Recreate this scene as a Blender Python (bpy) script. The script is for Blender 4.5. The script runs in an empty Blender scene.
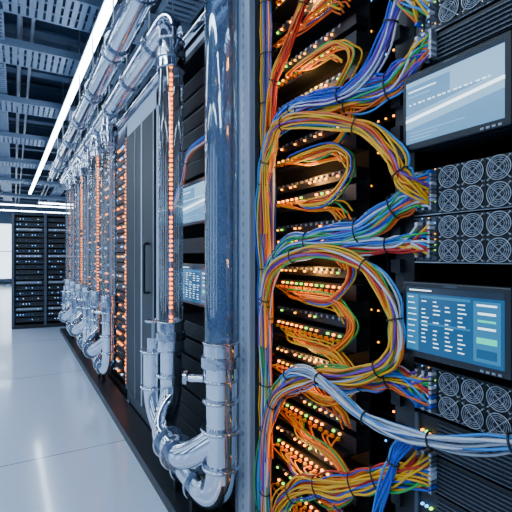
import bpy, math, random
from mathutils import Vector
random.seed(7)
D=bpy.data
def link(o):
    bpy.context.scene.collection.objects.link(o); return o
# ------------------------------------------------------------ materials
def mat(name,col,rough=.5,metal=0,emit=None,es=0,bump=0,bscale=40,var=0):
    m=D.materials.new(name); m.use_nodes=True
    nt=m.node_tree; p=nt.nodes['Principled BSDF']
    p.inputs['Base Color'].default_value=(*col,1)
    p.inputs['Roughness'].default_value=rough
    p.inputs['Metallic'].default_value=metal
    if emit:
        p.inputs['Emission Color'].default_value=(*emit,1)
        p.inputs['Emission Strength'].default_value=es
    if bump or var:
        tc=nt.nodes.new('ShaderNodeTexCoord'); n=nt.nodes.new('ShaderNodeTexNoise')
        n.inputs['Scale'].default_value=bscale
        nt.links.new(tc.outputs['Object'],n.inputs['Vector'])
        if bump:
            b=nt.nodes.new('ShaderNodeBump'); b.inputs['Strength'].default_value=bump; b.inputs['Distance'].default_value=.01
            nt.links.new(n.outputs['Fac'],b.inputs['Height']); nt.links.new(b.outputs['Normal'],p.inputs['Normal'])
        if var:
            r=nt.nodes.new('ShaderNodeMapRange'); r.inputs['To Min'].default_value=max(0,rough-var); r.inputs['To Max'].default_value=rough+var
            nt.links.new(n.outputs['Fac'],r.inputs['Value']); nt.links.new(r.outputs['Result'],p.inputs['Roughness'])
    return m
M={}
M['metal']=mat('polished_steel',(.74,.80,.90),.09,1,bump=.10,bscale=18,var=.04)
M['collar']=mat('collar_steel',(.50,.56,.65),.2,1,bump=.2,bscale=60)
M['black']=mat('black_paint',(.006,.008,.012),.4)
M['blackm']=mat('black_satin',(.010,.013,.020),.5)
M['dark']=mat('dark_interior',(.002,.003,.005),.9)
M['slate']=mat('slate_door',(.010,.016,.026),.55)
M['white']=mat('white_powdercoat',(.50,.60,.74),.35)
M['grey']=mat('grey_metal',(.08,.10,.135),.4,.5)
M['lgrey']=mat('light_grey_metal',(.34,.39,.46),.35,.7)
M['guard']=mat('fan_guard_wire',(.44,.50,.58),.3,.6)
M['beam']=mat('beam_steel',(.09,.14,.22),.5,.2)
M['tray']=mat('tray_galvanised',(.27,.36,.50),.45,.3)
M['amber']=mat('amber_led',(.2,.05,0),.4,emit=(1,.24,.012),es=11)
M['ambers']=mat('amber_led_string',(.2,.05,0),.4,emit=(1,.20,.01),es=7)
M['amberd']=mat('amber_led_dim',(.2,.05,0),.4,emit=(1,.38,.02),es=5)
M['green']=mat('green_led',(0,.1,.02),.4,emit=(.35,1,.08),es=4)
M['blue']=mat('blue_led',(0,.05,.2),.4,emit=(.1,.4,1),es=4)
M['wled']=mat('white_led',(.5,.5,.6),.4,emit=(.6,.8,1),es=2)
M['tube']=mat('light_tube',(1,1,1),.4,emit=(.74,.87,1),es=26)
M['bezel']=mat('monitor_bezel',(.012,.016,.024),.3)
M['scr1']=mat('screen_pale',(.02,.04,.06),.2,emit=(.12,.33,.60),es=1.3)
M['scr1m']=mat('screen_pale_mid',(.02,.04,.06),.2,emit=(.28,.55,.85),es=1.4)
M['scr1glare']=mat('screen_glare',(.1,.15,.2),.2,emit=(.7,.88,1),es=3.2)
M['scr2']=mat('screen_blue',(.005,.02,.05),.2,emit=(.010,.085,.22),es=1.2)
M['scr2b']=mat('screen_blue_mid',(.005,.02,.05),.2,emit=(.03,.20,.42),es=1.2)
M['scrw']=mat('screen_text',(.1,.1,.1),.2,emit=(.6,.85,1),es=2.6)
M['scrg']=mat('screen_green',(0,.1,.05),.2,emit=(.02,.75,.5),es=1.6)
M['scrd']=mat('screen_dark',(.01,.01,.02),.2,emit=(.01,.03,.06),es=.8)
M['window']=mat('window_glow',(.8,.9,1),.3,emit=(.72,.87,1),es=3.2)
M['windowl']=mat('window_glow_soft',(.8,.9,1),.3,emit=(.60,.80,1),es=1.5)
cab={'yellow':(.88,.46,.002),'orange':(.82,.14,.002),'red':(.52,.012,.008),'blue':(.003,.07,.58),'lblue':(.02,.27,.78),
 'white':(.62,.70,.82),'grey':(.30,.36,.45),'green':(.01,.40,.07),'purple':(.17,.03,.42),'black':(.01,.01,.015)}
for k,c in cab.items(): M['c_'+k]=mat('cable_'+k,c,.38)
M['c_glow']=mat('cable_amber_lit',(.9,.20,.003),.4,emit=(1,.18,.004),es=.3)  # faint emission in the cable colour stands in for amber light

def glassmat(name,tint,base,streak,f0=.05,sc=(40,40,9),lo=.42,hi=.72,det=8):
    m=D.materials.new(name); m.use_nodes=True; nt=m.node_tree; nt.nodes.clear(); L=nt.links.new
    o=nt.nodes.new('ShaderNodeOutputMaterial'); t=nt.nodes.new('ShaderNodeBsdfTransparent'); g=nt.nodes.new('ShaderNodeBsdfGlossy')
    t.inputs[0].default_value=(*tint,1); g.inputs['Roughness'].default_value=.03; g.inputs[0].default_value=(.9,.96,1,1)
    lw=nt.nodes.new('ShaderNodeLayerWeight'); lw.inputs[0].default_value=.3
    mr=nt.nodes.new('ShaderNodeMapRange'); mr.inputs['To Min'].default_value=f0; mr.inputs['To Max'].default_value=.95
    mx=nt.nodes.new('ShaderNodeMixShader'); m2=nt.nodes.new('ShaderNodeMixShader')
    p=nt.nodes.new('ShaderNodeBsdfPrincipled'); p.inputs['Base Color'].default_value=(*base,1); p.inputs['Roughness'].default_value=.2
    tc=nt.nodes.new('ShaderNodeTexCoord'); mp=nt.nodes.new('ShaderNodeMapping'); mp.inputs['Scale'].default_value=sc
    n=nt.nodes.new('ShaderNodeTexNoise'); n.inputs['Scale'].default_value=2; n.inputs['Detail'].default_value=det
    r=nt.nodes.new('ShaderNodeMapRange'); r.inputs['From Min'].default_value=lo; r.inputs['From Max'].default_value=hi
    r.inputs['To Min'].default_value=streak[0]; r.inputs['To Max'].default_value=streak[1]
    L(tc.outputs['Object'],mp.inputs[0]); L(mp.outputs[0],n.inputs['Vector']); L(n.outputs['Fac'],r.inputs['Value']); L(r.outputs[0],m2.inputs[0])
    L(t.outputs[0],m2.inputs[1]); L(p.outputs[0],m2.inputs[2])
    L(lw.outputs['Fresnel'],mr.inputs['Value']); L(mr.outputs[0],mx.inputs[0])
    L(m2.outputs[0],mx.inputs[1]); L(g.outputs[0],mx.inputs[2]); L(mx.outputs[0],o.inputs[0])
    return m
M['glass']=glassmat('clear_acrylic',(.93,.97,1),(.5,.68,.88),(.03,.10),.09)
M['coolant']=glassmat('blue_coolant',(.82,.92,1),(.22,.46,.85),(.20,.85),.03,(90,90,40),.50,.80,4)
def floormat():
    m=mat('floor_epoxy',(.62,.70,.82),.2); nt=m.node_tree; p=nt.nodes['Principled BSDF']; L=nt.links.new
    tc=nt.nodes.new('ShaderNodeTexCoord'); sx=nt.nodes.new('ShaderNodeSeparateXYZ'); L(tc.outputs['Object'],sx.inputs[0])
    outs=[]
    for ax,off,per in(('X',.42,1.5),('Y',-3.48+2.4*4,2.4)):
        a=nt.nodes.new('ShaderNodeMath'); a.operation='ADD'; a.inputs[1].default_value=off+per*10; L(sx.outputs[ax],a.inputs[0])
        b=nt.nodes.new('ShaderNodeMath'); b.operation='MODULO'; b.inputs[1].default_value=per; L(a.outputs[0],b.inputs[0])
        c=nt.nodes.new('ShaderNodeMath'); c.operation='LESS_THAN'; c.inputs[1].default_value=.010; L(b.outputs[0],c.inputs[0]); outs.append(c)
    mx=nt.nodes.new('ShaderNodeMath'); mx.operation='MAXIMUM'; L(outs[0].outputs[0],mx.inputs[0]); L(outs[1].outputs[0],mx.inputs[1])
    cm=nt.nodes.new('ShaderNodeMix'); cm.data_type='RGBA'; cm.inputs['A'].default_value=(.58,.70,.88,1); cm.inputs['B'].default_value=(.12,.17,.26,1)
    L(mx.outputs[0],cm.inputs['Factor']); L(cm.outputs['Result'],p.inputs['Base Color'])
    n=nt.nodes.new('ShaderNodeTexNoise'); n.inputs['Scale'].default_value=2.5; n.inputs['Detail'].default_value=5; L(tc.outputs['Object'],n.inputs['Vector'])
    r=nt.nodes.new('ShaderNodeMapRange'); r.inputs['To Min'].default_value=.10; r.inputs['To Max'].default_value=.27; L(n.outputs['Fac'],r.inputs['Value']); L(r.outputs[0],p.inputs['Roughness'])
    p.inputs['Coat Weight'].default_value=.5; p.inputs['Coat Roughness'].default_value=.08
    return m
M['floor']=floormat()
M['wall']=mat('wall_paint',(.14,.21,.32),.6,bump=.05)
M['walld']=mat('wall_dark',(.02,.03,.045),.7)
M['ceil']=mat('ceiling_deck',(.035,.06,.10),.7,bump=.2,bscale=6)

# ------------------------------------------------------------ mesh builder
class MB:
    def __init__(s): s.v=[];s.f=[];s.m=[];s.sm=[];s.names=[]
    def mi(s,k):
        if k not in s.names: s.names.append(k)
        return s.names.index(k)
    def add(s,vs,fs,k,smooth=False):
        o=len(s.v); s.v+= [tuple(x) for x in vs]; i=s.mi(k)
        for f in fs: s.f.append([o+a for a in f]); s.m.append(i); s.sm.append(smooth)
    def box(s,x0,x1,y0,y1,z0,z1,k):
        vs=[(x,y,z) for x in(x0,x1) for y in(y0,y1) for z in(z0,z1)]
        s.add(vs,[(0,1,3,2),(4,6,7,5),(0,4,5,1),(2,3,7,6),(0,2,6,4),(1,5,7,3)],k)
    def sweep(s,path,r,k,seg=20,caps=True,smooth=True):
        P=[Vector(p) for p in path]; n=len(P); R=r if hasattr(r,'__len__') else [r]*n
        T=[]
        for i in range(n):
            t=(P[min(i+1,n-1)]-P[max(i-1,0)]); T.append(t.normalized() if t.length>1e-9 else Vector((0,0,1)))
        ref=Vector((1,0,0)) if abs(T[0].x)<.9 else Vector((0,1,0))
        N=(ref-T[0]*ref.dot(T[0])).normalized(); vs=[]
        for i in range(n):
            N=(N-T[i]*N.dot(T[i])).normalized(); Bn=T[i].cross(N)
            for j in range(seg):
                a=2*math.pi*j/seg; vs.append(P[i]+(N*math.cos(a)+Bn*math.sin(a))*R[i])
        fs=[]
        for i in range(n-1):
            for j in range(seg):
                j2=(j+1)%seg; fs.append((i*seg+j,i*seg+j2,(i+1)*seg+j2,(i+1)*seg+j))
        s.add(vs,fs,k,smooth)
        if caps:
            s.add(vs[:seg],[tuple(reversed(range(seg)))],k); s.add(vs[-seg:],[tuple(range(seg))],k)
    def cyl(s,p0,p1,r,k,seg=20,r2=None,caps=True): s.sweep([p0,p1],[r,r if r2 is None else r2],k,seg,caps)
    def torus(s,c,n,R,r,k,seg=24,ms=6):
        n=Vector(n).normalized(); ref=Vector((0,0,1)) if abs(n.z)<.9 else Vector((1,0,0))
        a=n.cross(ref).normalized(); b=n.cross(a); c=Vector(c); vs=[];fs=[]
        for i in range(seg):
            t=2*math.pi*i/seg; d=a*math.cos(t)+b*math.sin(t)
            for j in range(ms):
                q=2*math.pi*j/ms; vs.append(c+d*(R+r*math.cos(q))+n*r*math.sin(q))
        for i in range(seg):
            for j in range(ms): fs.append((i*ms+j,i*ms+(j+1)%ms,((i+1)%seg)*ms+(j+1)%ms,((i+1)%seg)*ms+j))
        s.add(vs,fs,k,True)
    def mesh(s,name):
        me=D.meshes.new(name); me.from_pydata(s.v,[],s.f)
        for k in s.names: me.materials.append(M[k])
        me.polygons.foreach_set('material_index',s.m); me.polygons.foreach_set('use_smooth',s.sm); me.update()
        return me
    def obj(s,name,parent=None,bevel=0):
        o=link(D.objects.new(name,s.mesh(name)))
        if parent: o.parent=parent
        if bevel:
            b=o.modifiers.new('bevel','BEVEL'); b.width=bevel; b.segments=2; b.limit_method='ANGLE'
        return o
def empty(name,loc=(0,0,0)):
    e=link(D.objects.new(name,None)); e.location=loc; e.empty_display_size=.1; return e
def fillet(pts,rad,n=8):
    P=[Vector(p) for p in pts]; out=[P[0]]
    for i in range(1,len(P)-1):
        a,b,c=P[i-1],P[i],P[i+1]; r=rad[i-1] if hasattr(rad,'__len__') else rad
        u=(a-b); w=(c-b); r=min(r,u.length*.49,w.length*.49); p0=b+u.normalized()*r; p2=b+w.normalized()*r
        for j in range(n+1):
            t=j/n; out.append(p0*(1-t)**2+b*(2*t*(1-t))*1.0+p2*t*t)
    out.append(P[-1]); return out

# ------------------------------------------------------------ room
FY=26
def simple(name,x0,x1,y0,y1,z0,z1,k):
    b=MB(); b.box(x0,x1,y0,y1,z0,z1,k); return b.obj(name)
simple('floor',-5,4.5,-3,FY,-.1,0,'floor')
simple('ceiling',-5,4.5,-3,FY,4.5,4.6,'ceil')
simple('wall_left',-5.1,-5,-3,FY,0,4.5,'wall')
simple('wall_right',4.5,4.6,-3,FY,0,4.5,'walld')
simple('wall_back',-5,4.5,-3.1,-3,0,4.5,'wall')
simple('wall_far',-5,4.5,FY,FY+.1,0,4.5,'wall')
w=MB()
for i in range(4):
    x0=-4.6+i*1.15; w.box(x0,x0+1.05,FY-.03,FY-.01,.3,3.2,'window')
    w.box(x0-.05,x0,FY-.07,FY,.25,3.25,'lgrey'); w.box(x0+1.05,x0+1.1,FY-.07,FY,.25,3.25,'lgrey')
    w.box(x0-.05,x0+1.1,FY-.07,FY,.25,.3,'lgrey'); w.box(x0-.05,x0+1.1,FY-.07,FY,3.2,3.25,'lgrey'); w.box(x0,x0+1.05,FY-.06,FY,1.72,1.76,'lgrey')
w.obj('window_1')
w=MB()
y=-2.4
while y<22:
    w.box(-4.99,-4.97,y,y+.95,.35,3.6,'windowl')
    w.box(-5,-4.93,y-.06,y,.3,3.65,'lgrey'); w.box(-5,-4.93,y+.95,y+1.01,.3,3.65,'lgrey'); w.box(-5,-4.93,y,y+.95,.3,.35,'lgrey'); w.box(-5,-4.93,y,y+.95,3.6,3.65,'lgrey')
    y+=2.4
w.obj('window_2')
b=MB(); b.box(-5,4.5,FY-.04,FY,0,.12,'grey'); b.obj('baseboard_far')

for i in range(18):
    y=3.2+i*1.25; b=MB()
    b.box(-5,4.5,y-.09,y+.09,4.42,4.45,'beam'); b.box(-5,4.5,y-.012,y+.012,4.2,4.44,'beam'); b.box(-5,4.5,y-.09,y+.09,4.17,4.2,'beam')
    b.obj('ceiling_beam')
def slottray(x0,x1,y0,y1,z,along,k='tray'):
    b=MB()
    if along=='Y':
        b.box(x0,x0+.015,y0,y1,z,z+.1,k); b.box(x1-.015,x1,y0,y1,z,z+.1,k); y=y0
        while y<y1-.05: b.box(x0+.015,x1-.015,y,y+.045,z,z+.012,k); y+=.085
        yy=y0+.5
        while yy<y1:
            for xx in(x0,x1-.012): b.box(xx,xx+.012,yy,yy+.012,z+.1,4.5,k)
            yy+=2
    else:
        b.box(x0,x1,y0,y0+.015,z,z+.09,k); b.box(x0,x1,y1-.015,y1,z,z+.09,k)
        n=3; 
        for q in range(n+1):
            yq=y0+.015+(y1-y0-.045)*q/n; b.box(x0,x1,yq,yq+.02,z,z+.01,k)
        x=x0
        while x<x1-.05: b.box(x,x+.05,y0+.015,y1-.015,z+.001,z+.009,k); x+=.075
        for xx in(x0+.3,x1-.3): b.box(xx,xx+.012,y0,y0+.012,z+.09,4.5,k)
    b.obj('cable_tray')
slottray(-.42,-.1,2.5,22,3.98,'Y'); slottray(1.3,1.64,2.5,22,4.0,'Y')
for y in(4.3,5.6,7.4,9.6,12.2,15.2,19): slottray(-2.5,2.6,y,y+.55,3.86+(.07 if y<6 else 0),'X')
b=MB()
for x,z,r in((.05,4.12,.03),(.18,4.1,.02),(1.0,4.12,.035),(1.12,4.1,.02)): b.cyl((x,1,z),(x,24,z),r,'lgrey',12)
b.obj('ceiling_conduit')
b=MB()
def bar(x0,y0,x1,y1,z0,z1,wd,k):
    b.add([(x0-wd,y0,z0),(x0+wd,y0,z0),(x0+wd,y0,z1),(x0-wd,y0,z1),(x1-wd,y1,z0),(x1+wd,y1,z0),(x1+wd,y1,z1),(x1-wd,y1,z1)],
      [(0,1,2,3),(7,6,5,4),(0,4,5,1),(1,5,6,2),(2,6,7,3),(3,7,4,0)],k)
bar(.76,2.0,.47,17,3.73,3.77,.045,'lgrey'); bar(.758,2.05,.472,16.9,3.70,3.73,.036,'tube')
for i in range(8):
    t=i/7.5+.03; b.cyl((.76-.29*t,2+15*t,3.77),(.76-.29*t,2+15*t,4.5),.006,'grey',6)
b.obj('fill_light_housing')
for y,z,xa,xb in((15.6,3.25,.7,2.2),(19,3.5,-1.6,2.4),(22.5,3.6,-1.6,2.4)):
    b=MB(); b.box(xa,xb,y,y+.09,z+.03,z+.07,'lgrey'); b.box(xa,xb,y+.01,y+.08,z,z+.03,'tube')
    for x in(xa+.1,xb-.1): b.cyl((x,y+.045,z+.07),(x,y+.045,4.5),.006,'grey',6)
    b.obj('fill_light_housing')
def fill_area(x,y,z,sx,sy,e,col=(.68,.84,1),tilt=0):  # lamps with housings, added out of view as fill for racks and cables
    b=MB(); b.box(x-sx/2-.03,x+sx/2+.03,y-sy/2-.03,y+sy/2+.03,z+.02,z+.08,'lgrey')
    for yy in(y-sy/2+.2,y+sy/2-.2): b.cyl((x,yy,z+.08),(x,yy,4.5),.006,'grey',6)
    h=b.obj('fill_light_housing')
    l=D.lights.new('fill_lamp','AREA'); l.shape='RECTANGLE'; l.size=sx; l.size_y=sy; l.energy=e; l.color=col
    o=link(D.objects.new('lamp',l)); o.location=(x,y,z); o.rotation_euler=(0,tilt,0); o.parent=h
for y in(-1.2,1.6,4.6,7.6,10.6,13.6,17,21): fill_area(-1.3,y,3.8,.2,2.4,46 if y<3 else 56)
for y in(0,4,8,12,18): fill_area(-3.6,y,3.8,.25,2.6,34)
fill_area(-.9,-1.0,3.3,.3,1.4,30,(.82,.91,1))  # added front fill on the cables from the camera side

# ------------------------------------------------------------ cables
def catmull(P,n=10):
    P=[Vector(p) for p in P]; Q=[P[0]*2-P[1]]+P+[P[-1]*2-P[-2]]; out=[]
    for i in range(1,len(Q)-2):
        a,b,c,d=Q[i-1:i+3]
        for j in range(n):
            t=j/n; out.append(.5*((2*b)+(c-a)*t+(2*a-5*b+4*c-d)*t*t+(3*b-a-3*c+d)*t**3))
    out.append(P[-1]); return out
def curveobj(name,splines,r,parent=None):
    cu=D.curves.new(name,'CURVE'); cu.dimensions='3D'; cu.bevel_depth=r; cu.bevel_resolution=2; cu.use_fill_caps=True
    names=[]
    for pts,k in splines:
        if k not in names: names.append(k); cu.materials.append(M[k])
        sp=cu.splines.new('POLY'); sp.points.add(len(pts)-1)
        for i,p in enumerate(pts): sp.points[i].co=(p[0],p[1],p[2],1)
        sp.material_index=names.index(k); sp.use_smooth=True
    o=link(D.objects.new(name,cu)); 
    if parent: o.parent=parent
    return o
def bundle(P,n,cols,wy=.03,wx=.016,r=.0034,ports=None,ports_end=None,ties=3,name='network_cable_bundle',wob=.40,blend=10,dense=10):
    n=int(n*1.35)
    C=catmull(P,dense); m=len(C); sp=[]; T=[]
    for i in range(m):
        T.append((C[min(i+1,m-1)]-C[max(i-1,0)]).normalized())
    tie=[]
    for k in range(ties):
        i=int(m*(k+.7)/(ties+.4)); tie.append(min(max(i,blend+1 if ports else 1),m-2))
    def pinch(i):
        return 1-.3*max([0]+[math.exp(-((i-t)/2.5)**2) for t in tie])
    for q in range(n):
        a=random.uniform(0,2*math.pi); rr=math.sqrt(random.random()); ox=math.cos(a)*rr; oy=math.sin(a)*rr
        if n>5: oy=-1+2*(q+.5)/n+random.uniform(-.25,.25); ox*=math.sqrt(max(.1,1-min(1,oy*oy)))
        f1,f2,p1,p2=random.uniform(.05,.2),random.uniform(.05,.2),random.uniform(0,6),random.uniform(0,6)
        pts=[]
        for i in range(m):
            N=Vector((1,0,0)); N=(N-T[i]*N.dot(T[i])).normalized(); B=T[i].cross(N); s=pinch(i)
            p=C[i]+N*wx*s*(ox+wob*math.sin(f1*i+p1))+B*wy*s*(oy+wob*math.sin(f2*i+p2))
            for tgt,j in((ports,i),(ports_end,m-1-i)):
                if tgt and j<blend:
                    t=j/blend; t=t*t*(3-2*t); g=Vector(tgt[q%len(tgt)]); g=g+Vector((-.004*j,0,0)); p=g*(1-t)+p*t
            pts.append(p)
        c=cols[int(q*len(cols)/n)] if random.random()<.6 else random.choice(cols)
        sp.append((pts,'c_'+c))
    o=curveobj(name,sp,r)
    b=MB()
    for i in tie:
        N=Vector((1,0,0)); N=(N-T[i]*N.dot(T[i])).normalized(); B=T[i].cross(N); ring=[]
        for j in range(21):
            a=2*math.pi*j/20; ring.append(C[i]+N*(wx*.95+r)*math.cos(a)+B*(wy*.95+r)*math.sin(a))
        b.sweep(ring,.0028,'black',6,False)
    if ties: b.obj('zip_ties',o)
    b=MB()
    for tgt in(ports,ports_end):
        if tgt:
            for g in tgt[:n]:
                b.box(g[0]-.012,g[0]+.012,g[1]-.0045,g[1]+.0045,g[2]-.004,g[2]+.004,random.choice(['lgrey','lgrey','c_white','c_blue']))
    if b.v: b.obj('plugs',o)
    return o
def portgrid(y0,y1,ny,z0,z1,nz,x=.985):
    return [(x,y0+(y1-y0)*i/max(1,ny-1),z0+(z1-z0)*j/max(1,nz-1)) for j in range(nz) for i in range(ny)]

mix1=['blue','blue','lblue','white','lblue','green','white','yellow','yellow','red','orange','purple','yellow','orange']
mix2=['lblue','blue','blue','white','yellow','green','red','purple','lblue','blue','white','orange','yellow']
mixY=['yellow','yellow','orange','yellow','purple','red','yellow','white','green','yellow','lblue']
X=.965
bundle([(X,.78,2.075),(X,.87,2.01),(X,1.041,2.02),(X,1.257,2.056),(X,1.44,2.061),(X,1.557,1.985),(X,1.61,1.796),(X+.02,1.63,1.5),(X+.03,1.63,1.2)],
   32,mix1,.042,.018,ports=portgrid(.79,.745,3,2.04,2.11,10),ties=6)
bundle([(X,.81,2.35),(X,.86,2.22),(X-.01,.93,2.09),(X-.02,1.06,2.04),(X-.02,1.25,2.07),(X,1.40,2.09),(X+.02,1.54,2.03),(X+.04,1.60,1.85),(X+.05,1.62,1.5)],
   14,['blue','blue','lblue','blue','purple','white'],.022,.014,ties=4)
bundle([(.94,.749,1.69),(.93,.80,1.72),(.93,.84,1.79),(.93,.96,1.90),(.93,1.230,2.0),(.935,1.42,2.03),(.94,1.50,1.98),(.95,1.576,1.877),(.97,1.60,1.6)],
   15,mixY,.026,.014,ports=portgrid(.79,.75,2,1.64,1.73,8),ties=4)
bundle([(X,.765,1.70),(X,.852,1.65),(X,.995,1.585),(X,1.198,1.56),(X,1.403,1.54),(X,1.541,1.448),(X,1.60,1.259),(X+.02,1.62,.986),(X+.03,1.63,.6)],
   28,mix2,.036,.018,ports=portgrid(.79,.745,3,1.63,1.72,9),ties=6)
bundle([(X,.765,1.557),(X,.871,1.535),(X,1.041,1.53),(X,1.257,1.522),(X,1.42,1.50),(X,1.55,1.40),(X+.02,1.60,1.2),(X+.04,1.62,.9)],
   16,['white','lblue','blue','green','yellow','red'],.024,.014,ports=portgrid(.79,.75,2,1.50,1.59,8),ties=4)
bundle([(.96,1.6,1.1),(.95,1.576,1.307),(.945,1.493,1.45),(.935,1.230,1.515),(.925,.974,1.481),(.92,.853,1.396),(.92,.812,1.292),(.925,.846,1.196),(.93,1.019,1.106),(.94,1.230,1.059),(.94,1.446,.939),(.95,1.559,.743),(.96,1.585,.45),(.97,1.59,.15)],
   16,mixY,.024,.016,ties=8)
bundle([(X,.765,1.16),(X,.871,1.146),(X,1.041,1.09),(X,1.257,1.05),(X,1.44,.955),(X,1.57,.78),(X,1.62,.447),(X+.02,1.63,.15)],
   26,['green','lblue','white','red','green','yellow','purple','blue','orange'],.036,.018,ports=portgrid(.79,.745,3,1.08,1.18,9),ties=6)
bundle([(.97,1.50,.90),(.93,1.365,1.033),(.91,1.204,1.085),(.90,1.069,1.063),(.90,.912,1.02),(.90,.765,1.025),(.91,.62,1.055),(.92,.50,1.10),(.95,.36,1.14)],
   12,['grey','white','grey','white','lblue'],.018,.014,ties=5)
bundle([(X,.75,.93),(X-.02,.89,.84),(X-.02,1.09,.713),(X,1.321,.60),(X+.02,1.5,.42),(X+.03,1.60,.2)],
   26,['red','orange','yellow','yellow','red','yellow','blue','green'],.038,.018,ports=portgrid(.79,.745,3,.86,.96,9),ties=5)
bundle([(.94,.775,1.02),(.93,.82,.95),(.93,.85,.86),(.94,.90,.75),(.95,.95,.6),(.96,.97,.3)],7,['blue','lblue','blue'],.016,.012,ties=2)
bundle([(X,.775,2.2),(X-.01,.83,2.25),(X-.01,.88,2.36),(X,.9,2.5),(X,.92,2.78)],14,['yellow','lblue','white','blue','orange','green'],.025,.014,
   ports=portgrid(.79,.75,2,2.15,2.24,7),ties=2)
bundle([(1.0,1.25,2.75),(.99,1.33,2.52),(.98,1.45,2.36),(.98,1.55,2.25),(1.0,1.62,2.0)],10,['orange','yellow','yellow','red'],.026,.016,ties=2)
bundle([(1.01,1.655,.1),(1.01,1.66,.7),(1.01,1.655,1.2),(1.01,1.66,1.7),(1.01,1.655,2.2),(1.01,1.66,2.78)],24,
   ['blue','yellow','blue','purple','orange','yellow','red','blue','green','yellow'],.042,.03,ties=13,wob=.15)

# tiers of patch panels with loops, some self-glowing to imitate amber light
tb=MB(); loops=[]; leds=MB(); NT=14; pitch=.19
zs=[.22+i*pitch for i in range(NT)]
for i,z in enumerate(zs):
    tb.box(1.10,1.16,1.16,1.73,z-.03,z+.03,'blackm')
    tb.box(1.06,1.11,1.18,1.73,z-.040,z-.034,'black')
    tb.box(1.10,1.16,1.16,1.73,z+.055,z+.095,'black')
    for j in range(13):
        y=1.24+j*.036
        tb.box(1.096,1.10,y,y+.018,z-.012,z+.006,'dark')
        tb.box(1.085,1.10,y+.002,y+.016,z-.008,z+.004,'c_glow' if j%3 else 'c_yellow')
        if random.random()<.9: leds.box(1.092,1.10,y+.003,y+.012,z+.013,z+.021,'amber' if random.random()<.6 else ('green' if random.random()<.4 else 'amberd'))
        if random.random()<.6: leds.box(1.092,1.10,y+.015,y+.022,z+.070,z+.077,random.choice(['amber','amberd','amber','green','amberd']))
        tb.box(1.093,1.10,y,y+.012,z+.080,z+.090,'lgrey')
    for j in range(13):
        y=1.25+j*.036+random.uniform(-.005,.005)
        e=1.18+random.uniform(0,.06); xx=random.uniform(1.035,1.07)
        c=random.choice(['c_glow','c_glow','c_orange','c_yellow','c_yellow','c_yellow'] if i%4 else ['c_yellow','c_orange','c_green','c_glow'])
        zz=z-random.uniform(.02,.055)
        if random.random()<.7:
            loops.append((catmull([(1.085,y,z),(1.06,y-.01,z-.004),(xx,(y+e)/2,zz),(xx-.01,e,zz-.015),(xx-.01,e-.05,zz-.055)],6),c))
for i in range(0,NT-1):
    if i%4==3: continue
    z1,z0=zs[i+1],zs[i]
    for q in range(8):
        o=(q-4)*.005; xx=1.03+random.uniform(-.018,.018); ys=1.5+random.uniform(-.1,.1); o2=random.uniform(-.012,.012)
        c=random.choice(['c_glow','c_orange','c_yellow','c_yellow','c_red'] if q<6 else ['c_yellow','c_blue','c_green'])
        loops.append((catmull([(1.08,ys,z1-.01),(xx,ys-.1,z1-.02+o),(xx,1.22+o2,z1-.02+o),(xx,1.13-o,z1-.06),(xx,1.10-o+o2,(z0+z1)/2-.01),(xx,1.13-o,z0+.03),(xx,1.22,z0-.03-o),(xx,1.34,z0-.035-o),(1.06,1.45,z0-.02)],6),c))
panel=empty('patch_panel',(1.1,1.45,0))
def par(o,e):
    o.parent=e; o.location=-Vector(e.location); return o
par(tb.obj('panels'),panel); par(leds.obj('port_leds'),panel); par(curveobj('fiber_patch_cords',loops,.0034),panel)
for z in(.31,.69,1.07,1.45,1.83,2.21,2.59):
    l=D.lights.new('amber_glow','POINT'); l.energy=1.8; l.color=(1,.45,.08); l.shadow_soft_size=.03
    o=link(D.objects.new('amber_lamp',l)); par(o,panel); o.location=Vector((1.055,1.42,z))-panel.location

# ------------------------------------------------------------ fan mesh
fb=MB(); R=.0285
fb.box(-.006,.0,-.0315,.0315,-.031,.031,'black')
fb.cyl((-.0065,0,0),(-.007,0,0),R,'dark',28)
for k in range(9):
    a=k*2*math.pi/9
    def pt(r,t): return (-.0078-(.002 if t>a else 0),r*math.cos(t),r*math.sin(t))
    fb.add([pt(.009,a),pt(.026,a+.12),pt(.026,a+.5),pt(.009,a+.45)],[(0,1,2,3)],'grey')
fb.cyl((-.0075,0,0),(-.0115,0,0),.0095,'blackm',18); fb.cyl((-.0115,0,0),(-.0125,0,0),.0055,'grey',14)
for rr in(.0135,.0185,.0235,.0285): fb.torus((-.0135,0,0),(1,0,0),rr,.0006 if rr<.028 else .0012,'guard',28,5)
for a in(math.pi/4,3*math.pi/4):
    c,s=math.cos(a),math.sin(a)
    fb.cyl((-.0132,-.036*c,-.036*s),(-.0132,.036*c,.036*s),.0008,'guard',6)
for y in(-1,1):
    for z in(-1,1): fb.cyl((-.006,y*.0265,z*.0262),(-.0142,y*.0265,z*.0262),.0018,'guard',8)
FAN=fb.mesh('fan')
def fan_server(z0,rows=2):
    h=rows*.064; e=empty('rack_server',(1.0,.55,z0)); b=MB()
    b.box(0,.6,-.27,.262,0,h-.002,'blackm')
    b.box(-.004,0,-.272,.263,-.001,.002,'lgrey'); b.box(-.004,0,-.272,.263,h-.005,h-.002,'grey')
    b.box(-.004,0,.183,.25,.004,h-.006,'black')
    for i in range(3):
        for j in range(rows*4):
            y=.19+i*.021; z=.008+j*.0148; b.box(-.006,-.003,y,y+.014,z,z+.010,'grey'); 
            if random.random()<.6: b.box(-.0075,-.0055,y+.002,y+.0045,z+.0102,z+.0125,random.choice(['green','amberd','blue']))
    b.obj('chassis',e)
    for r in range(rows):
        for i in range(6):
            f=link(D.objects.new('fan',FAN)); f.parent=e; f.location=(0,.148-i*.0655,.032+r*.063)
for z in(2.115,1.614,1.482,1.068,2.32,2.455): fan_server(z)
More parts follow.
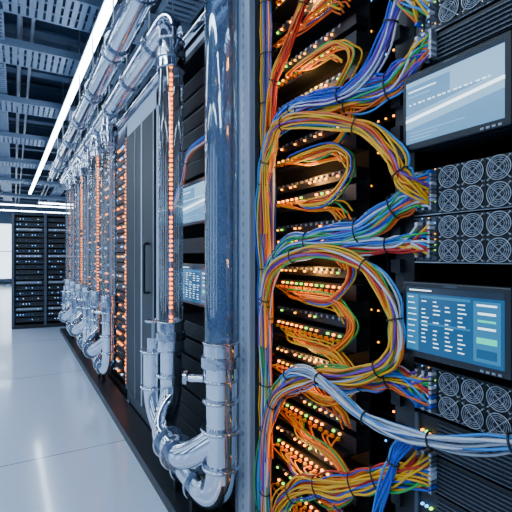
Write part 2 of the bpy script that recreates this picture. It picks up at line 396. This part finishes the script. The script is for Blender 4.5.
def vent_server(x,y0,y1,z0,h,name='rack_server',depth=.6,k='grey'):
    b=MB(); b.box(x,x+depth,y0,y1,z0,z0+h-.003,'blackm'); 
    n=max(2,int(h/.012))
    for i in range(n): 
        z=z0+.004+i*(h-.01)/n; b.box(x-.006,x,y0+.02,y1-.07,z,z+.003,k)
    b.box(x-.008,x,y0,y0+.012,z0,z0+h-.003,k); b.box(x-.008,x,y1-.012,y1,z0,z0+h-.003,k)
    for i in range(3): b.box(x-.009,x,y1-.055+i*.014,y1-.049+i*.014,z0+h*.5,z0+h*.5+.005,random.choice(['green','amberd','blue']))
    return b.obj(name)
z=.12
while z<.98:
    vent_server(1.0,.28,.81,z,.086 if z<.7 else .10); z+=.09 if z<.7 else .104
vent_server(1.012,.28,.81,1.80,.1); vent_server(1.012,.28,.81,1.90,.1); vent_server(1.012,.28,.81,1.24,.16); vent_server(1.0,.28,.81,2.03,.08); vent_server(1.0,.28,.81,2.25,.065)

def monitor(x,yL,yR,zB,zT,kind):
    e=empty('rack_monitor',(x,(yL+yR)/2,(zB+zT)/2)); w=yL-yR; h=zT-zB; t=.014
    b=MB(); b.box(0,.03,-w/2,w/2,-h/2,h/2,'bezel'); 
    b.box(.03,.05,-w/2+.03,w/2-.03,-h/2+.03,h/2-.03,'black')
    b.obj('housing',e,.004)
    s=MB()
    def R(a0,a1,b0,b1,k,lay=0):
        sw=w-2*t; sh=h-2*t-.004
        y1=sw/2-a0*sw; y0=sw/2-a1*sw; z1=sh/2+.002-b0*sh; z0=sh/2+.002-b1*sh
        s.box(-.0015-.0004*lay,.001,y0,y1,z0,z1,k)
    if kind==1:
        R(0,1,0,1,'scr1'); R(0,1,0,.06,'scrd',1); R(.5,1,.06,.42,'scr1m',1)
        R(0,.5,.06,.13,'scr1m',1)
        for i in range(40): 
            R(i*.025,i*.025+.025,.62-i*.004,.67-i*.004,'scr1glare',2); R(i*.025,i*.025+.025,.56-i*.004,.62-i*.004,'scr1m',2); R(i*.025,i*.025+.025,.67-i*.004,.78-i*.004,'scr1m',2)  # diagonal reflection drawn on the screen as brighter glowing bands
        for i in range(16):
            R(.04+i*.055,.04+i*.055+random.uniform(.015,.04),.40,.42,'scrw',3)
        R(.03,.35,.20,.22,'scrw',2); R(.03,.28,.28,.295,'scr1m',2)
        for i in range(3): R(.05,.2+random.random()*.6,.84+i*.05,.85+i*.05,'scr1m',2)
    else:
        R(0,1,0,1,'scr2'); R(0,1,0,.09,'scrd',1); R(.04,.3,.035,.055,'scrw',2); R(.01,.15,.11,.98,'scr2b',1)
        R(.17,.7,.12,.16,'scr2b',1); R(.17,.7,.53,.56,'scr2b',1)
        for i in range(9): R(.025,.025+random.uniform(.05,.1),.15+i*.09,.162+i*.09,'scrw',2)
        for c in range(4):
            for i in range(12):
                if random.random()<.8: R(.19+c*.13,.19+c*.13+random.uniform(.03,.09),.20+i*.062,.214+i*.062,'scrw',2)
        R(.73,.97,.13,.95,'scr2b',1); R(.76,.94,.17,.195,'scrw',2)
        for i in range(3): R(.77,.93,.28+i*.1,.31+i*.1,'scrw' if i!=1 else 'scrg',2)
        R(.76,.94,.62,.70,'scrg',2); R(.76,.94,.78,.9,'scr2',2)
    s.obj('screen',e)
    k=MB()
    for i in range(4): k.box(-.002,.002,-w/2+.02+i*.014,-w/2+.028+i*.014,-h/2+.004,-h/2+.009,'lgrey')
    k.box(-.001,.001,-.018,.018,h/2-.010,h/2-.006,'grey')
    k.box(.03,.05,w/2-.05,w/2-.02,-.03,.03,'grey'); k.obj('buttons',e)
monitor(.945,.812,.515,1.79,2.0,1)
monitor(.945,.812,.515,1.225,1.43,2)

# rack frames --------------------------------------------------
def rackframe(y0,y1,zt=2.8,depth=.95,post='black',x=1.0,back=True):
    b=MB()
    for y in(y0,y1-.035):
        for xx in(x+.01,x+depth-.04): b.box(xx,xx+.035,y,y+.035,.1,zt,post)
    b.box(x,x+depth,y0,y1,0,.1,'black'); b.box(x,x+depth,y0,y1,zt,zt+.04,post)
    if back: b.box(x+depth-.012,x+depth,y0,y1,.1,zt,'dark')
    b.box(x+.06,x+depth-.05,y1-.012,y1-.004,.1,zt,'dark')
    return b
b=rackframe(.2,.86)
b.obj('server_rack')
b=rackframe(.86,1.76,post='black')
b.box(1.165,1.175,1.16,1.74,.1,2.8,'dark')
for i in range(26): b.box(.995,1.01,.865,.90,.15+i*.1,.19+i*.1,'blackm')
b.box(1.30,1.335,.98,1.015,.1,2.8,'blackm'); b.box(1.55,1.585,1.1,1.135,.1,2.8,'blackm')
for i in range(18):
    z=.2+i*.145; b.box(1.45,1.5,.9,1.7,z,z+.06,'blackm'); b.box(1.44,1.45,.92,1.6,z+.008,z+.014,'grey')
    for j in range(16):
        if random.random()<.45:
            y=.93+j*.045; b.box(1.445,1.45,y,y+.007,z+.03,z+.037,random.choice(['amberd','amberd','amber','blue']))
b.obj('server_rack')
b=MB(); b.box(.985,1.09,1.765,1.90,.09,2.86,'white'); b.box(.975,.985,1.755,1.775,.09,2.86,'white'); b.box(.975,.985,1.885,1.90,.09,2.86,'lgrey')
for i in range(52): b.box(.983,.986,1.828,1.840,.14+i*.052,.160+i*.052,'lgrey')
b.box(1.0,1.09,1.765,1.90,0,.09,'black')
b.obj('rack_upright')
b=rackframe(1.91,3.15); b.obj('server_rack')
for i,z in enumerate([.15,.26,.37,.48,.60,.72,.84,.96,1.52,2.02,2.12,2.23,2.34,2.46,2.58]):
    vent_server(1.02,1.96,3.1,z,.1,k='blackm')
monitor(.985,2.74,2.22,1.19,1.45,2); monitor(.985,2.74,2.22,1.70,1.98,1)
bundle([(.98,2.3,2.2),(.95,2.5,2.15),(.95,2.62,2.0),(.96,2.85,1.8),(.97,2.9,1.5),(.97,2.9,.6)],8,['blue','lblue','orange','white'],.025,.012,ties=2)
# white cabinet with slate door
b=MB(); y0,y1=3.2,4.3
b.box(1.0,1.95,y0,y1,.08,2.8,'blackm')
b.box(.97,1.0,y0,y0+.06,.08,2.82,'white'); b.box(.97,1.0,y1-.06,y1,.08,2.82,'white'); b.box(.97,1.95,y0,y1,2.8,2.84,'white')
b.box(.97,1.0,y0,y1,2.68,2.8,'white'); b.box(.97,1.0,y0,y1,.08,.18,'grey')
b.box(.955,1.0,y0+.07,y1-.07,.2,2.66,'slate'); b.box(.95,.956,y0+.42,y0+.45,.2,2.66,'white'); b.box(.95,.956,y0+.07,y0+.085,.2,2.66,'lgrey'); b.box(.95,.956,y0+.66,y0+.67,.2,2.66,'lgrey')
b.box(1.0,1.95,y0,y1,0,.08,'black')
b.sweep(fillet([(.955,y0+.2,1.2),(.91,y0+.2,1.2),(.91,y0+.2,1.6),(.955,y0+.2,1.6)],.03),.012,'blackm',8)
b.obj('cooling_cabinet',bevel=.003)
b=MB(); b.box(.99,1.06,4.32,4.42,.1,2.75,'blackm')
for i in range(70):
    z=.2+i*.036; b.box(.982,.99,4.335,4.36,z,z+.018,'ambers' if i%3 else 'amberd')
    if random.random()<.6: b.box(.982,.99,4.38,4.40,z+.01,z+.024,'ambers')
b.obj('led_strip')
y=4.45
for i in range(5):
    rb=rackframe(y,y+.9,post='white' if i%2==0 else 'black'); 
    for k in range(24):
        z=.14+k*.108; rb.box(1.03,1.5,y+.05,y+.85,z,z+.095,'black'); rb.box(1.022,1.03,y+.07,y+.8,z+.03,z+.04,'grey')
        for q in range(8):
            if random.random()<.4: rb.box(1.012,1.03,y+.08+q*.09,y+.10+q*.09,z+.05,z+.065,random.choice(['ambers','ambers','amberd','blue','wled']))
    rb.obj('server_rack'); y+=.92

# ------------------------------------------------------------ coolant pipes
def flange(b,p,d,r,t=.025,k='collar',bolts=8):
    p=Vector(p); d=Vector(d).normalized(); b.cyl(p-d*t/2,p+d*t/2,r,k,28)
    if bolts:
        ref=Vector((1,0,0)) if abs(d.x)<.9 else Vector((0,1,0)); a=d.cross(ref).normalized(); c=d.cross(a)
        for i in range(bolts):
            t2=2*math.pi*i/bolts; q=p+(a*math.cos(t2)+c*math.sin(t2))*(r*.87); b.cyl(q-d*(t/2+.006),q+d*(t/2+.006),.006,'lgrey',6)
def riser_pair(y1,y2,first=False):
    e=empty('coolant_pipe'); x=.87; r=.078
    g=MB(); c=MB(); m=MB(); led=MB()
    for y in(y1,y2):
        top=3.2 if (first and y==y1) else 2.78
        g.cyl((x,y,.99),(x,y,top),r,'glass',48,caps=False)
        if first and y==y1: c.cyl((x,y,.99),(x,y,top),r*.84,'coolant',40,caps=False)
        for zc in(.99,top):
            flange(m,(x,y,zc),(0,0,1),r*1.22,.05); m.cyl((x,y,zc-.09),(x,y,zc+.09),r*1.07,'metal',32)
            m.torus((x,y,zc-.09),(0,0,1),r*1.07,.007,'collar',28,6); m.torus((x,y,zc+.09),(0,0,1),r*1.07,.007,'collar',28,6)
    if first:
        m.sweep(fillet([(x,y1,3.2),(x,y1,3.62),(1.9,y1,3.62)],.16),r*.95,'metal',28)
    else:
        m.sweep([(x,y1,2.78),(x,y1,3.02)],r*.9,'metal',24)
    m.sweep(fillet([(x,y2,2.78),(x,y2,3.02),(x,y2+.35,3.02)],.13,10),r*.95,'metal',28)
    m.sweep(fillet([(x,y1,.99),(x,y1,.26),(x,y2-.02,.26),(x-.05,y2+.2,.50),(x-.05,y2+.2,.86)],[.24,.2,.14],12),r*.92,'metal',32)
    m.sweep(fillet([(x,y2,.99),(x,y2,.56),(x-.13,y2-.22,.47),(x-.13,y1+.16,.47),(x,y1,.62)],[.16,.1,.12,.08],12),r*.86,'metal',32)
    for p,d,rr in(((x,y1,.66),(0,0,1),r*1.2),((x,y1,.80),(0,0,1),r*1.08),((x,y1,.48),(0,0,1),r*1.12),((x,y1+.28,.26),(0,1,0),r*1.12),((x,y2-.25,.26),(0,1,0),r*1.12),
          ((x,y2,.74),(0,0,1),r*1.12),((x-.13,y1+.40,.47),(0,1,0),r*1.08),((x-.13,y1+.26,.47),(0,1,0),r*1.15),((x-.05,y2+.2,.62),(0,0,1),r*1.12),((x-.05,y2+.2,.86),(0,0,1),r*1.15)):
        flange(m,p,d,rr,.022,bolts=0)
        m.torus(p,d,rr,.006,'metal',28,6)
    vx,vy=x-.05,y2+.2
    m.cyl((vx,vy,.86),(vx,vy,.95),r*.6,'metal',20); m.cyl((vx,vy,.95),(vx,vy,1.06),.018,'lgrey',12); m.torus((vx,vy,1.06),(0,0,1),.055,.009,'collar',24,8)
    m.cyl((vx-.055,vy,1.06),(vx+.055,vy,1.06),.006,'collar',8)
    m.cyl((x-.07,y1+.05,.9),(x-.13,y1+.10,.9),.02,'metal',12); m.cyl((x-.13,y1+.10,.9),(x-.145,y1+.112,.9),.035,'collar',20)
    for yy in(y1+.35,y2-.12): m.box(x-.02,x+.02,yy-.02,yy+.02,.071,.2,'blackm')
    for i in range(56 if first else 44):
        if random.random()<.94:
            dz=1.07+i*(.0305 if first else .038); led.box(x-.009,x+.009,y2-.008,y2+.008,dz,dz+.015,'ambers')
    led.box(x+.009,x+.014,y2-.006,y2+.006,1.0,2.78,'blackm')
    g.obj('glass_tube',e); m.obj('steel_bends',e); led.obj('led_string',e)
    if c.v: c.obj('coolant_column',e)
riser_pair(1.85,2.60,True)
for a in(4.62,6.05,7.5): riser_pair(a,a+.7)
b=MB()
b.sweep([(.68,.2,3.12),(.68,9.3,3.12)],.082,'metal',28)
for y in(1.2,2.4,3.3,4.3,5.3,6.3,7.3,8.3): flange(b,(.68,y,3.12),(0,1,0),.10,.04); b.cyl((.68,y+.15,3.2),(.68,y+.15,4.5),.007,'lgrey',6); b.torus((.68,y+.15,3.12),(0,1,0),.088,.008,'collar')
b.obj('coolant_header_pipe')
b=MB()
b.sweep([(.87,2.9,3.02),(.87,9.3,3.02)],.075,'metal',28)
for y in(2.98,3.7,4.5,5.2,6.0,6.7,7.5,8.3): flange(b,(.87,y,3.02),(0,1,0),.092,.035); b.cyl((.87,y+.12,3.08),(.87,y+.12,4.5),.007,'lgrey',6)
b.obj('coolant_header_pipe')
b=MB(); b.sweep([(1.02,2.0,2.96),(1.02,9.2,2.96)],.035,'metal',16); b.sweep([(1.12,2.0,2.93),(1.12,9.2,2.93)],.025,'black',12); b.obj('coolant_header_pipe')
b=MB(); b.box(.79,.965,1.5,9.1,0,.065,'black'); b.box(.78,.79,1.5,9.1,0,.07,'blackm'); b.obj('drip_tray')
b=MB(); b.box(1.35,1.37,1,9,3.25,3.36,'tray'); b.box(1.75,1.77,1,9,3.25,3.36,'tray')
for i in range(70): b.box(1.37,1.75,1+i*.115,1.05+i*.115,3.25,3.262,'tray')
for yy in range(2,9,2): b.cyl((1.36,yy,3.36),(1.36,yy,4.5),.008,'lgrey',6); b.cyl((1.76,yy,3.36),(1.76,yy,4.5),.008,'lgrey',6)
b.obj('cable_tray')

# ------------------------------------------------------------ far free-standing rack
e=empty('server_rack',(.56,9.8,0)); e.rotation_euler=(0,0,math.radians(-8))
b=MB(); W=1.24
b.box(-W/2,W/2,0,.9,0,.08,'black'); b.box(-W/2,W/2,0,.9,2.34,2.38,'slate'); b.box(-W/2,-W/2+.02,.02,.9,.08,2.34,'black'); b.box(W/2-.02,W/2,.02,.9,.08,2.34,'black'); b.box(-W/2,W/2,.5,.9,.08,2.34,'dark')
for xx in(-W/2,-.025,W/2-.05): b.box(xx,xx+.05,-.02,.05,.05,2.38,'grey')
for side in(-W/2+.05,.025):
    for k in range(20):
        z=.13+k*.11; b.box(side+.01,side+W/2-.085,.04,.5,z,z+.085,'black'); b.box(side+.02,side+W/2-.1,.03,.04,z+.015,z+.022,'grey')
        if k%5==2: b.box(side+.03,side+W/2-.12,.025,.04,z+.03,z+.07,'lgrey')
        for q in range(8):
            if random.random()<.55: b.box(side+.04+q*.055,side+.055+q*.055,.022,.04,z+.04,z+.052,random.choice(['blue','blue','c_lblue','c_lblue','wled','grey','lgrey']))
b.obj('cabinet',e)
b=MB(); b.box(-1.9,-.55,20,20.8,0,2.1,'blackm'); b.box(-1.85,-.6,19.97,20,.1,2.0,'slate')
for k in range(12): b.box(-1.8,-.65,19.95,19.97,.2+k*.15,.24+k*.15,'grey')
b.obj('server_rack')
b=MB(); b.box(1.4,3.8,12,12.8,0,2.3,'blackm'); b.box(1.45,3.75,11.97,12,.1,2.2,'slate'); b.obj('server_rack')

wd=D.worlds.new('world'); bpy.context.scene.world=wd; wd.use_nodes=True
wd.node_tree.nodes['Background'].inputs[0].default_value=(.5,.65,.9,1); wd.node_tree.nodes['Background'].inputs[1].default_value=.3
cd=D.cameras.new('camera'); cd.lens=29.4; cd.sensor_width=36; cd.clip_start=.02
co=link(D.objects.new('camera',cd)); co.location=(0,0,1.5); co.rotation_euler=(math.radians(90),0,math.radians(-30))
bpy.context.scene.camera=co
